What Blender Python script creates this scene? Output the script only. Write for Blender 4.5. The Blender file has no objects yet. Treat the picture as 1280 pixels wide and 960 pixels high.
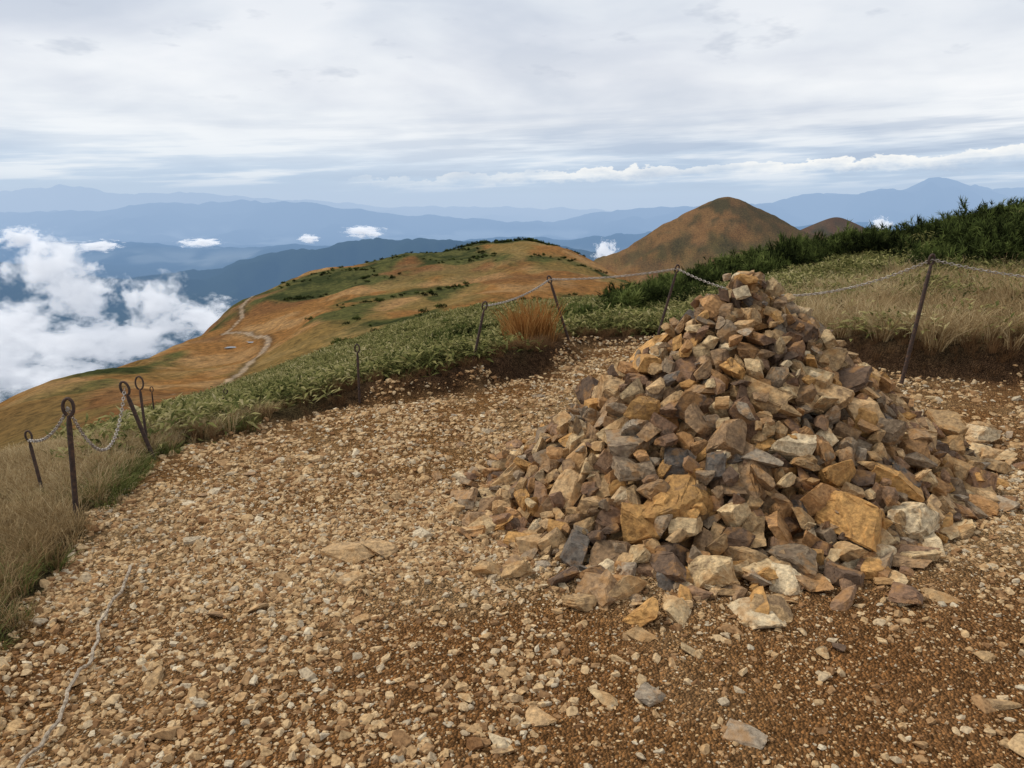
import bpy, bmesh, math, time, numpy as np
from mathutils import Vector, Matrix, Euler
T0 = time.time()
rng = np.random.default_rng(7)
scene = bpy.context.scene
scene.view_settings.view_transform = 'Standard'
scene.view_settings.look = 'None'
scene.view_settings.exposure = 0

# ------------------------------------------------------------ helpers
def link(o):
    scene.collection.objects.link(o); return o

def mesh_np(name, verts, faces_flat, loop_tot, mat=None, smooth=False):
    me = bpy.data.meshes.new(name)
    verts = np.asarray(verts, np.float32)
    faces_flat = np.asarray(faces_flat, np.int32).ravel()
    loop_tot = np.asarray(loop_tot, np.int32)
    me.vertices.add(len(verts)); me.vertices.foreach_set('co', verts.ravel())
    me.loops.add(len(faces_flat)); me.loops.foreach_set('vertex_index', faces_flat)
    me.polygons.add(len(loop_tot))
    st = np.concatenate([[0], np.cumsum(loop_tot)[:-1]]).astype(np.int32)
    me.polygons.foreach_set('loop_start', st)
    me.polygons.foreach_set('loop_total', loop_tot)
    me.polygons.foreach_set('use_smooth', np.full(len(loop_tot), smooth, bool))
    me.update(calc_edges=True)
    if mat: me.materials.append(mat)
    return me

def attr(me, name, typ, data):
    a = me.attributes.new(name, typ, 'POINT')
    key = {'FLOAT':'value','INT':'value','FLOAT_VECTOR':'vector','FLOAT_COLOR':'color'}[typ]
    a.data.foreach_set(key, np.ascontiguousarray(data).ravel())

def h2(ix, iy, seed):
    n = (ix*374761393 + iy*668265263 + seed*1442695041) & 0xffffffff
    n = ((n ^ (n >> 13))*1274126177) & 0xffffffff
    n = ((n ^ (n >> 16))*2246822519) & 0xffffffff
    return ((n ^ (n >> 15)) & 0xffff)/65535.0
def vn(x, y, seed=0):
    ix = np.floor(x); iy = np.floor(y); fx = x-ix; fy = y-iy
    ix = ix.astype(np.int64); iy = iy.astype(np.int64)
    fx = fx*fx*(3-2*fx); fy = fy*fy*(3-2*fy)
    a = h2(ix,iy,seed); b = h2(ix+1,iy,seed); c = h2(ix,iy+1,seed); d = h2(ix+1,iy+1,seed)
    return (a+(b-a)*fx)*(1-fy)+(c+(d-c)*fx)*fy
def fbm(x, y, seed=0, o=4):
    s = 0; a = .5; t = 0
    for i in range(o):
        s = s + a*vn(x, y, seed+i*17); t += a; a *= .5
        x, y = x*1.93+y*.55+3.1, y*1.93-x*.55+7.7
    return s/t
def sst(a, b, x):
    t = np.clip((x-a)/(b-a), 0, 1); return t*t*(3-2*t)
def smax(a, b, k):
    h = np.clip(.5+.5*(a-b)/k, 0, 1); return b+(a-b)*h+k*h*(1-h)

# ------------------------------------------------------------ plateau outline (trampled gravel area)
POLY = np.array([(-1.1,-8),(-1.25,0),(-1.42,1.4),(-1.62,2.12),(-2.0,3.24),(-2.28,4.56),(-2.2,5.0),(-1.77,5.25),(-1.5,5.78),
                 (-.55,6.4),(.46,7.2),(.75,8.3),(1.75,8.7),(2.5,7.6),(3.0,6.4),(4.0,5.95),(5.5,5.7),(8.5,5.3),(9.5,-8)])
def sdist(x, y):
    """signed distance to plateau outline: negative inside"""
    best = np.full(x.shape, 1e9); ins = np.zeros(x.shape, bool)
    n = len(POLY)
    for i in range(n):
        ax, ay = POLY[i]; bx, by = POLY[(i+1)%n]
        dx, dy = bx-ax, by-ay
        t = np.clip(((x-ax)*dx+(y-ay)*dy)/(dx*dx+dy*dy), 0, 1)
        d = np.hypot(x-ax-t*dx, y-ay-t*dy); best = np.minimum(best, d)
        if ay != by:
            c = ((ay > y) != (by > y)) & (x < (bx-ax)*(y-ay)/(by-ay)+ax)
            ins ^= c
    return np.where(ins, -best, best)

# ------------------------------------------------------------ elevation control points from image coordinates at assumed depths (bearing tangent, distance, height)
CTRL = [
 (-.68,3,0),(-.68,5,-.2),(-.68,10,-2.1),(-.68,30,-9.2),(-.68,60,-16.4),(-.68,95,-23.4),(-.68,150,-60),(-.68,260,-130),
 (-1.1,3,-.1),(-1.1,6,-1.0),(-1.1,15,-5),(-1.1,50,-22),(-1.1,120,-60),(-2.2,3,-.3),(-2.2,10,-5),(-2.2,50,-30),
 (-.57,8,-1.2),(-.57,25,-6.6),(-.57,60,-15),(-.57,120,-27),(-.57,190,-70),
 (-.46,4.7,0),(-.46,12,-2.2),(-.46,50,-11.8),(-.46,100,-20.5),(-.46,150,-27.8),(-.46,230,-68),
 (-.37,10,-1.6),(-.37,40,-8.4),(-.37,90,-18.5),(-.37,130,-23),(-.37,160,-24),(-.37,195,-24.6),(-.37,290,-60),
 (-.25,5.8,0),(-.25,12,-1.5),(-.25,25,-3.9),(-.25,40,-6.6),(-.25,80,-14),(-.25,120,-16.6),(-.25,170,-18.6),(-.25,230,-18.2),(-.25,330,-52),
 (-.14,9,-.6),(-.14,25,-3.0),(-.14,45,-6),(-.14,80,-12.5),(-.14,120,-14.6),(-.14,180,-15.5),(-.14,245,-14.8),(-.14,330,-40),
 (-.04,6.7,0),(-.04,12,-.85),(-.04,25,-2.5),(-.04,45,-5.0),(-.04,80,-10.6),(-.04,120,-12.8),(-.04,180,-14.2),(-.04,250,-11.6),(-.04,340,-32),
 (.02,250,-11.0),(.02,340,-32),(.07,230,-13.2),(.07,320,-34),
 (.1,8.2,0),(.1,12,-.5),(.1,20,-1.4),(.1,35,-3.2),(.1,80,-10),(.1,150,-13.5),(.1,215,-14.6),(.1,320,-40),
 (.167,8.7,0),(.167,14,-.7),(.167,22,-1.5),(.167,35,-2.9),(.167,80,-9),(.167,150,-15),(.167,300,-45),
 (.27,8.5,.05),(.27,14,-.35),(.27,24,-1.0),(.27,35,-1.9),(.27,80,-9),(.27,200,-25),
 (.375,7.5,.15),(.375,15,-.05),(.375,28,-.55),(.375,50,-2.6),(.375,100,-11),(.375,300,-45),
 (.52,6.1,.16),(.52,9,.25),(.52,14,.25),(.52,22,.25),(.52,30,.05),(.52,60,-3),(.52,120,-14),
 (.667,5.8,.16),(.667,8,.27),(.667,11,.4),(.667,17,.55),(.667,28,.95),(.667,60,-1),(.667,120,-10),
 (1.0,5,.16),(1.0,12,.8),(1.0,25,2.0),(1.0,60,2.5),(1.0,120,-5),(2.0,4,.16),(2.0,15,1.5),(2.0,50,3),
 (0,.3,0),(0,2,0),(-.3,3.5,0),(.3,3.5,0),(.7,3,.05),(0,5,0),(.3,6,0),(-.3,5,0),(1.0,2.5,.05),
]
pts = [(b*d, d, z) for b, d, z in CTRL]
pts += [(0,-4,0),(4,-4,.1),(-4,-4,-.8),(0,-15,0),(15,-15,.5),(-15,-10,-6),(0,-60,2),(60,-40,2),(-60,-40,-28),(12,-2,.6),(60,10,4),(0,-300,0),(300,0,-20),(-300,0,-150),(250,-250,-20),(-250,-250,-120)]
P = np.array(pts, float)
def warp(x, y):
    r = np.hypot(x, y); L = np.log1p(r/2)
    rr = np.maximum(r, 1e-6)
    return x/rr*L, y/rr*L, r
qx, qy, qr = warp(P[:,0], P[:,1])
S = P[:,2]/(qr+3)
def K(d2): return .5*d2*np.log(d2+1e-12)
n = len(P); A = np.zeros((n+3, n+3))
A[:n,:n] = K((qx[:,None]-qx)**2+(qy[:,None]-qy)**2) + np.eye(n)*2e-3
A[:n,n] = 1; A[:n,n+1] = qx; A[:n,n+2] = qy; A[n:,:n] = A[:n,n:].T
W = np.linalg.solve(A, np.concatenate([S, [0,0,0]]))
def rbf(x, y):
    ux, uy, r = warp(x, y)
    out = W[n]+W[n+1]*ux+W[n+2]*uy
    for i in range(n):
        out += W[i]*K((ux-qx[i])**2+(uy-qy[i])**2)
    return out*(r+3)

R1 = (9500,1500,[(-1.2,-.085),(-.66,-.075),(-.5,-.098),(-.38,-.084),(-.31,-.066),(-.22,-.053),(-.15,-.042),(-.08,-.0455),(-.03,-.052),(.06,-.057),(.1,-.066),(.17,-.079),(.5,-.07),(1.2,-.07)])
R2 = (17000,2600,[(-1.2,-.05),(-.6,-.05),(-.45,-.056),(-.2,-.055),(.1,-.045),(.2,-.04),(.4,-.03),(.6,-.028),(1.2,-.03)])
R3 = (30000,3600,[(-1.2,-.012),(-.66,-.0167),(-.55,-.012),(-.44,-.003),(-.35,-.0007),(-.24,-.004),(-.19,-.011),(-.12,-.0186),(.06,-.0235),(.12,-.0136),(.22,-.005),(.31,-.002),(.37,.008),(.41,.0115),(.455,.011),(.5,.018),(.525,.0285),(.545,.026),(.59,.018),(.65,.019),(1.2,.012)])
R4 = (46000,5000,[(-1.2,.012),(-.65,.012),(-.57,.0195),(-.5,.0095),(-.38,.007),(-.31,.004),(-.26,.0015),(-.19,-.006),(.1,-.012),(.3,-.008),(.6,-.006),(1.2,-.006)])

def height(x, y):
    r = np.hypot(x, y)
    z = np.full(x.shape, -200.0)
    c = r < 660
    z[c] = rbf(x[c], y[c])
    sd = np.full(x.shape, 50.0)
    m = r < 40
    sd[m] = sdist(x[m], y[m])
    if m.any():
        xm, ym, s_ = x[m], y[m], sd[m]; rm = r[m]
        wob = (fbm(xm*1.3, ym*1.3, 5, 3)-.5)*.5
        sdw = s_+wob*sst(0,1,1-np.abs(s_)/2)
        bank = .03+.18*np.exp(-((xm-.1)/1.3)**2)*(ym>2)+.27*sst(2.2,3.4,xm)*(ym>2)+.07*np.exp(-((xm+1.4)/.6)**2)*(ym>2)
        bank = bank*(.7+.6*fbm(xm*2.5,ym*2.5,15,3))
        zz = bank*sst(-.02,.2,sdw)*np.exp(-np.maximum(s_,0)/3.0)
        inside = 1-sst(-.3,.2,s_)
        zz += inside*((fbm(xm*1.1,ym*1.1,11,3)-.5)*.08+(fbm(xm*9,ym*9,12,3)-.5)*.024) + (1-inside)*np.clip(s_,0,1)*(fbm(xm*.8,ym*.8,21,4)-.5)*np.minimum(.35,.02+rm*.02)
        z[m] += zz
    q = (r > 25) & c
    if q.any():
        xq, yq = x[q], y[q]
        z[q] += sst(25,90,r[q])*((fbm(xq/14,yq/14,31,4)-.5)*2.6+(fbm(xq/3.5,yq/3.5,32,3)-.5)*.7)
    g = r > 255
    if g.any():
        xg, yg, rg, zg = x[g], y[g], r[g], z[g]
        fl = -1350*(1-np.exp(-(rg/2300)**1.1))
        rid = 1-np.abs(2*fbm(xg/2600, yg/2600, 41, 5)-1)
        far = fl+(rid-.7)*420*sst(800,5000,rg)*(1-sst(12000,16000,rg)*.75)
        b = sst(260,620,rg)
        zg = zg*(1-b)+np.minimum(far,-60)*b
        an = np.arctan2(yg-600, xg-164)
        dr = np.hypot(xg-164, (yg-600)*.8); dr = dr*(1+(fbm(xg/22,yg/22,51,4)-.5)*.26+.05*np.sin(an*5+.6)+.03*np.sin(an*11))
        dome = 4.6-(np.sqrt(dr*dr+150)-12.2)*.605+(fbm(xg/9,yg/9,52,4)-.5)*2.2
        zg = smax(zg, dome, 4)
        dr2 = np.hypot(xg-413, yg-1000)
        zg = smax(zg, -18-(np.sqrt(dr2*dr2+80)-9)*.5, 4)
        z[g] = zg
    f = y > 3000
    if f.any():
        xf, yf, zf = x[f], y[f], z[f]
        for k,(dk, wk, prof) in enumerate((R1,R2,R3,R4)):
            w_ = np.abs(yf-dk) < wk*3.5
            xk, yk = xf[w_], yf[w_]
            pr = np.array(prof)
            yy = yk+(fbm(xk/(dk*.09),yk/(dk*.09),61+k,4)-.5)*wk*1.6
            tb = xk/yk
            top = 1.6+np.interp(tb, pr[:,0], pr[:,1])*dk
            top = top + (fbm(xk/(dk*.035),yk/(dk*.10),71+k,5)-.5)*dk*.011
            spur = .5+.5*(1-np.abs(2*fbm(xk/(dk*.05),yk/(dk*.2),81+k,4)-1))
            gg = np.exp(-np.abs((yy-dk)/wk)**1.5*spur*1.3)
            zf[w_] = np.maximum(zf[w_], -1350+(top+1350)*gg)
        z[f] = zf
    return z

# ------------------------------------------------------------ material helpers
def new_mat(name):
    m = bpy.data.materials.new(name); m.use_nodes = True
    nt = m.node_tree; nt.nodes.clear()
    out = nt.nodes.new('ShaderNodeOutputMaterial')
    return m, nt, out
def N(nt, typ, **kw):
    nd = nt.nodes.new(typ)
    for k, v in kw.items():
        if k == 'ins':
            for kk, vv in v.items():
                nd.inputs[kk].default_value = vv
        else: setattr(nd, k, v)
    return nd
def ramp(nt, stops, interp='LINEAR'):
    r = nt.nodes.new('ShaderNodeValToRGB'); cr = r.color_ramp; cr.interpolation = interp
    while len(cr.elements) < len(stops): cr.elements.new(.5)
    for e, (p, c) in zip(cr.elements, stops):
        e.position = p; e.color = (*c, 1) if len(c) == 3 else c
    return r
def mixc(nt, a, b, f, mode='MIX'):
    m = nt.nodes.new('ShaderNodeMix'); m.data_type = 'RGBA'; m.blend_type = mode
    for s, v in ((m.inputs[0], f), (m.inputs[6], a), (m.inputs[7], b)):
        if isinstance(v, bpy.types.NodeSocket): nt.links.new(v, s)
        elif isinstance(v, (int, float)): s.default_value = v
        else: s.default_value = (*v, 1)
    return m.outputs[2]
def mth(nt, op, a, b=None, c=None, clamp=False):
    m = nt.nodes.new('ShaderNodeMath'); m.operation = op; m.use_clamp = clamp
    for i, v in enumerate((a, b, c)):
        if v is None: continue
        if isinstance(v, bpy.types.NodeSocket): nt.links.new(v, m.inputs[i])
        else: m.inputs[i].default_value = v
    return m.outputs[0]
def noise(nt, vec, scale, detail=4, rough=.55, out='Fac'):
    nn = N(nt, 'ShaderNodeTexNoise', ins={'Scale':scale,'Detail':detail,'Roughness':rough})
    if vec is not None: nt.links.new(vec, nn.inputs['Vector'])
    return nn.outputs[out]

def terrain_material():
    m, nt, out = new_mat('terrain')
    L = nt.links.new
    geo = N(nt, 'ShaderNodeNewGeometry'); pos = geo.outputs['Position']
    col = N(nt, 'ShaderNodeAttribute', attribute_name='col')
    gr = N(nt, 'ShaderNodeAttribute', attribute_name='gravel')
    n1 = noise(nt, pos, 22, 3, .65)
    v1 = ramp(nt, [(.3,(.6,.58,.55)),(.7,(1.4,1.38,1.34))]); L(n1, v1.inputs[0])
    c1 = mixc(nt, col.outputs['Color'], v1.outputs[0], gr.outputs['Fac'], 'MULTIPLY')
    n2 = noise(nt, pos, .9, 6, .74)
    v2 = ramp(nt, [(.30,(.40,.42,.46)),(.5,(1,1,1)),(.70,(1.7,1.58,1.4))]); L(n2, v2.inputs[0])
    inv = mth(nt, 'SUBTRACT', 1.0, gr.outputs['Fac'])
    c2 = mixc(nt, c1, v2.outputs[0], inv, 'MULTIPLY')
    vo = N(nt, 'ShaderNodeTexVoronoi', ins={'Scale':95.0}); L(pos, vo.inputs['Vector'])
    gcol = ramp(nt, [(0,(.55,.55,.55)),(.6,(1,1,1)),(1,(1.8,1.75,1.6))])
    sep = N(nt, 'ShaderNodeSeparateColor'); L(vo.outputs['Color'], sep.inputs[0]); L(sep.outputs[0], gcol.inputs[0])
    c3 = mixc(nt, c2, gcol.outputs[0], mth(nt,'MULTIPLY',gr.outputs['Fac'],.8), 'MULTIPLY')
    bs = N(nt, 'ShaderNodeBsdfDiffuse')
    L(c3, bs.inputs['Color'])
    hsum = mth(nt,'MULTIPLY', mth(nt,'ADD', mth(nt,'MULTIPLY',n1,.03), mth(nt,'MULTIPLY',vo.outputs['Distance'],-.35)), gr.outputs['Fac'])
    hfar = mth(nt,'MULTIPLY', mth(nt,'MULTIPLY', n2, .9), inv)
    bp = N(nt, 'ShaderNodeBump', ins={'Strength':.8,'Distance':1.0})
    L(mth(nt,'ADD', mth(nt,'MULTIPLY',hsum,.6), hfar), bp.inputs['Height']); L(bp.outputs[0], bs.inputs['Normal'])
    # aerial haze painted as emission: haze colour grows with distance from world origin
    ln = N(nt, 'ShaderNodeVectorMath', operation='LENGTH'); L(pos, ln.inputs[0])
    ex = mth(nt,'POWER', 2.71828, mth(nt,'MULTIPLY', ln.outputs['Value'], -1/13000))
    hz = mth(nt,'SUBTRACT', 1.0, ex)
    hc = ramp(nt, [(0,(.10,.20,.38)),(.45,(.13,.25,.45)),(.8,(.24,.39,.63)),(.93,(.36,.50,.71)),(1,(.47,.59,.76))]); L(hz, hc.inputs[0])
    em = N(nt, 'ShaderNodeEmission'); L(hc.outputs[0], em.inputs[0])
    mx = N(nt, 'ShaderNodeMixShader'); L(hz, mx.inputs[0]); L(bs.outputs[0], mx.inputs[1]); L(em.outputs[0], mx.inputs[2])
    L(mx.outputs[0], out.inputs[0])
    try: m.cycles.emission_sampling = 'NONE'
    except Exception as e: print(e)
    return m

# ------------------------------------------------------------ terrain mesh
TRAIL = np.array([(-27,60),(-29.6,75),(-33,90),(-36.2,105),(-38.3,118),(-40.5,126),(-44.5,134),(-50,143),(-57,150),(-58.4,165),(-63,178),(-64.8,190),(-69,205)])
def trail_dist(x, y):
    b = np.full(x.shape, 1e9)
    for i in range(len(TRAIL)-1):
        ax, ay = TRAIL[i]; bx, by = TRAIL[i+1]; dx, dy = bx-ax, by-ay
        t = np.clip(((x-ax)*dx+(y-ay)*dy)/(dx*dx+dy*dy), 0, 1)
        b = np.minimum(b, np.hypot(x-ax-t*dx, y-ay-t*dy))
    return b
def mix3(a, b, f): return a*(1-f[:,None])+np.array(b)*f[:,None]
def green_mask(x, y):
    r = np.hypot(x, y); t = x/np.maximum(np.abs(y),.1)
    nn = fbm(x/14, y/20, 91, 5)
    nearband = (1-sst(38,60,r))*sst(-.55,-.40,t)
    crest = np.exp(-((x+42-.12*(y-200))/26)**2)*sst(150,190,y)*(1-sst(250,280,y))
    crest2 = np.exp(-((x+8)/20)**2)*np.exp(-((y-105)/25)**2)
    top = np.exp(-((x-2)/20)**2)*sst(225,240,y)*(1-sst(275,320,y))
    right = sst(.25,.4,t)*(1-sst(150,300,r))
    bias = .9*nearband+.30*crest+.24*crest2+.28*top+.5*right-.10
    dm = np.exp(-(np.hypot(x-190,y-590)/32)**2)*.26
    return sst(.46,.62, nn+bias+dm)

def build_ground():
    rr = np.exp(np.linspace(math.log(.35), math.log(95000), 1000))
    fine = np.radians(np.arange(-44, 44.01, .135))
    rest = np.radians(np.arange(45.5, 315, 1.5))
    th = np.concatenate([fine, rest]); na = len(th); nr = len(rr)
    Rg, Tg = np.meshgrid(rr, th, indexing='ij')
    x = (Rg*np.sin(Tg)).ravel(); y = (Rg*np.cos(Tg)).ravel()
    z = height(x, y)
    z = np.concatenate([z, [z[0]]]); xc = np.concatenate([x,[0]]); yc = np.concatenate([y,[0]])
    i, j = np.meshgrid(np.arange(nr-1), np.arange(na), indexing='ij')
    j2 = (j+1) % na
    q = np.stack([i*na+j, (i+1)*na+j, (i+1)*na+j2, i*na+j2], -1).reshape(-1,4)[:, ::-1]
    c = nr*na; jj = np.arange(na)
    tri = np.stack([np.full(na,c), jj, (jj+1)%na], -1)[:, ::-1]
    flat = np.concatenate([q.ravel(), tri.ravel()])
    tot = np.concatenate([np.full(len(q),4), np.full(len(tri),3)])
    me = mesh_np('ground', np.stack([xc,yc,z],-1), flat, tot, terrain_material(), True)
    r = np.hypot(x, y); sd = np.full(x.shape, 99.); m = r < 40; sd[m] = sdist(x[m], y[m])
    sdw = sd+(fbm(x*2.2,y*2.2,5,4)-.5)*.45
    g = green_mask(x, y)
    base = np.tile(np.array([.26,.13,.044]), (len(x),1))
    nv = fbm(x/9, y/9, 101, 5)
    base = mix3(base, (.37,.225,.10), sst(.46,.66,nv)*.75)
    base = mix3(base, (.13,.062,.03), sst(.48,.64,fbm(x/30,y/30,102,4))*.6)
    base = mix3(base, (.17,.14,.05), sst(.50,.64,fbm(x/12,y/25,104,5))*.6*sst(-80,-20,x))
    base = mix3(base, (.085,.09,.03), g*.95)
    dk = sst(.50,.62, fbm(x/5,y/5,103,4))*g
    base = mix3(base, (.028,.037,.013), dk*.75)
    dmm = np.exp(-(np.hypot(x-164,y-600)/115)**4)
    dn_ = fbm(x/11, y/11, 105, 5)
    base = mix3(base, (.115,.068,.032), dmm*.72)
    base = mix3(base, (.20,.11,.045), dmm*sst(.52,.62,dn_)*.75)
    base = mix3(base, (.055,.05,.025), dmm*np.maximum(sst(150,185,x)*.5, sst(.5,.4,dn_)*.7))  # right flank painted darker as the dome's shaded side, plus random dark mottling
    base = mix3(base, (.05,.035,.025), np.exp(-(np.hypot(x-413,y-1000)/80)**4)*.8)
    td = trail_dist(x,y)
    base = mix3(base, (.06,.04,.022), (1-sst(.6,1.6,td))*.5)
    base = mix3(base, (.38,.29,.20), (1-sst(.2,.65,td+(fbm(x/3,y/3,7,2)-.5)*.8))*.85)
    base = mix3(base, (.035,.05,.03), sst(1300,2500,r))
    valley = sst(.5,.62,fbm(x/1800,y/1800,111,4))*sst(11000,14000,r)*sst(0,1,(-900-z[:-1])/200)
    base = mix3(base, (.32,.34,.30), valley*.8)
    base = mix3(base, (.10,.08,.04), (1-sst(.3,20,sd)))
    soil = np.exp(-((sdw-.10)/.24)**2)
    dirt = np.tile(np.array([.34,.185,.077]), (len(x),1))
    dirt = mix3(dirt, (.44,.28,.14), sst(.42,.62,fbm(x*1.6,y*1.6,121,5)))
    dirt = mix3(dirt, (.29,.138,.054), np.maximum(sst(.5,.7,fbm(x*.9,y*.9,123,4))*.7, sst(.2,1.2,x)*(1-sst(2.6,3.4,y))*.85))
    ins = 1-sst(-.06,.10,sdw)
    base = base*(1-ins[:,None])+dirt*ins[:,None]
    base = mix3(base, (.095,.053,.032), soil*.88*sst(-2.4,-.9,x)*sst(3,5,y))
    colr = np.concatenate([base, np.ones((len(x),1))], 1)
    colr = np.concatenate([colr, [[.34,.185,.077,1]]])
    attr(me, 'col', 'FLOAT_COLOR', colr.astype(np.float32))
    attr(me, 'gravel', 'FLOAT', np.concatenate([1-sst(.1,3,sd),[1]]).astype(np.float32))
    return link(bpy.data.objects.new('ground', me))
build_ground(); print('T ground', time.time()-T0)

# ------------------------------------------------------------ instancing
def scatter(name, pos, rot, scl, pick, sources):
    me = bpy.data.meshes.new(name)
    me.vertices.add(len(pos)); me.vertices.foreach_set('co', np.asarray(pos,np.float32).ravel())
    attr(me,'rot','FLOAT_VECTOR',np.asarray(rot,np.float32)); attr(me,'scl','FLOAT_VECTOR',np.asarray(scl,np.float32))
    attr(me,'pick','INT',np.asarray(pick,np.int32))
    ob = link(bpy.data.objects.new(name, me))
    coll = bpy.data.collections.new(name+'_parts')
    for s in sources: coll.objects.link(s)
    ng = bpy.data.node_groups.new(name, 'GeometryNodeTree')
    ng.interface.new_socket('Geometry', in_out='INPUT', socket_type='NodeSocketGeometry')
    ng.interface.new_socket('Geometry', in_out='OUTPUT', socket_type='NodeSocketGeometry')
    gi = ng.nodes.new('NodeGroupInput'); go = ng.nodes.new('NodeGroupOutput')
    ci = ng.nodes.new('GeometryNodeCollectionInfo'); ci.inputs['Collection'].default_value = coll
    ci.inputs['Separate Children'].default_value = True; ci.inputs['Reset Children'].default_value = True
    ip = ng.nodes.new('GeometryNodeInstanceOnPoints'); ip.inputs['Pick Instance'].default_value = True
    def na(nm, t):
        a = ng.nodes.new('GeometryNodeInputNamedAttribute'); a.data_type = t; a.inputs['Name'].default_value = nm
        return a.outputs['Attribute']
    L = ng.links.new
    L(gi.outputs[0], ip.inputs['Points']); L(ci.outputs[0], ip.inputs['Instance'])
    L(na('pick','INT'), ip.inputs['Instance Index']); L(na('rot','FLOAT_VECTOR'), ip.inputs['Rotation']); L(na('scl','FLOAT_VECTOR'), ip.inputs['Scale'])
    L(ip.outputs[0], go.inputs[0])
    md = ob.modifiers.new('scatter','NODES'); md.node_group = ng
    return ob

# ------------------------------------------------------------ rocks
def rock_mesh(seed, cuts=8, detail=0, bev=.04, dims=(1,.8,.6)):
    r = np.random.default_rng(seed)
    bm = bmesh.new(); bmesh.ops.create_cube(bm, size=1.0)
    bmesh.ops.rotate(bm, verts=bm.verts, cent=(0,0,0), matrix=Euler(r.uniform(-.5,.5,3)).to_matrix())
    for k in range(cuts):
        nv = Vector(r.normal(size=3)).normalized(); co = nv*r.uniform(.31,.50)
        bmesh.ops.bisect_plane(bm, geom=bm.verts[:]+bm.edges[:]+bm.faces[:], plane_co=co, plane_no=nv, clear_outer=True)
        be = [e for e in bm.edges if e.is_boundary]
        if be: bmesh.ops.holes_fill(bm, edges=be, sides=0)
    bmesh.ops.remove_doubles(bm, verts=bm.verts, dist=.02)
    if bev: 
        bmesh.ops.bevel(bm, geom=bm.edges[:], offset=bev, segments=1, affect='EDGES', clamp_overlap=True)
    bmesh.ops.triangulate(bm, faces=bm.faces[:])
    if detail:
        for _ in range(detail):
            le = [e for e in bm.edges if e.calc_length() > .16]
            bmesh.ops.subdivide_edges(bm, edges=le, cuts=1)
            bmesh.ops.triangulate(bm, faces=[f for f in bm.faces if len(f.verts) > 3])
        for v in bm.verts:
            v.co += Vector(r.normal(size=3))*.014
    for v in bm.verts: v.co = Vector((v.co.x*dims[0], v.co.y*dims[1], v.co.z*dims[2]))
    bmesh.ops.recalc_face_normals(bm, faces=bm.faces[:])
    me = bpy.data.meshes.new('rock'); bm.to_mesh(me); bm.free()
    return me

def stone_nodes(nt, basecol, scale, out, bump=.4, rust=.45):
    L = nt.links.new
    geo = N(nt,'ShaderNodeNewGeometry')
    p = geo.outputs['Position']
    n1 = noise(nt, p, scale, 4, .65); n2 = noise(nt, p, scale*4.5, 3, .7)
    v = ramp(nt, [(.3,(.5,.47,.44)),(.5,(.96,.95,.94)),(.72,(1.5,1.45,1.36))]); L(n2, v.inputs[0])
    c = mixc(nt, basecol, v.outputs[0], 1.0, 'MULTIPLY')
    st = ramp(nt, [(.50,(0,0,0)),(.62,(1,1,1))]); L(n1, st.inputs[0])
    c = mixc(nt, c, (.38,.19,.06), mth(nt,'MULTIPLY',st.outputs[0],rust))
    st2 = ramp(nt, [(.34,(1,1,1)),(.44,(0,0,0))]); L(n1, st2.inputs[0])
    c = mixc(nt, c, (.12,.075,.045), mth(nt,'MULTIPLY',st2.outputs[0],rust))
    bs = N(nt,'ShaderNodeBsdfPrincipled', ins={'Roughness':.85}); bs.inputs['Specular IOR Level'].default_value = .3
    L(c, bs.inputs['Base Color'])
    bp = N(nt,'ShaderNodeBump', ins={'Strength':bump,'Distance':.02}); L(mth(nt,'ADD',n1,mth(nt,'MULTIPLY',n2,.6)), bp.inputs['Height'])
    L(bp.outputs[0], bs.inputs['Normal']); L(bs.outputs[0], out.inputs[0])

# gravel: cheap diffuse, one tone per stone with a light mottling
gm, nt, out = new_mat('gravel_stone')
oi = N(nt,'ShaderNodeObjectInfo')
rp = ramp(nt, [(0,(.21,.11,.05)),(.2,(.345,.205,.10)),(.5,(.465,.31,.158)),(.8,(.555,.40,.228)),(.93,(.40,.325,.225)),(1,(.66,.545,.375))])
nt.links.new(oi.outputs['Random'], rp.inputs[0])
mn = noise(nt, N(nt,'ShaderNodeNewGeometry').outputs['Position'], 90, 2, .6)
mr = ramp(nt, [(.3,(.62,.58,.55)),(.5,(1,1,1)),(.7,(1.3,1.28,1.22))]); nt.links.new(mn, mr.inputs[0])
gb = N(nt,'ShaderNodeBsdfDiffuse'); nt.links.new(mixc(nt, rp.outputs[0], mr.outputs[0], 1.0, 'MULTIPLY'), gb.inputs[0]); nt.links.new(gb.outputs[0], out.inputs[0])

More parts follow.
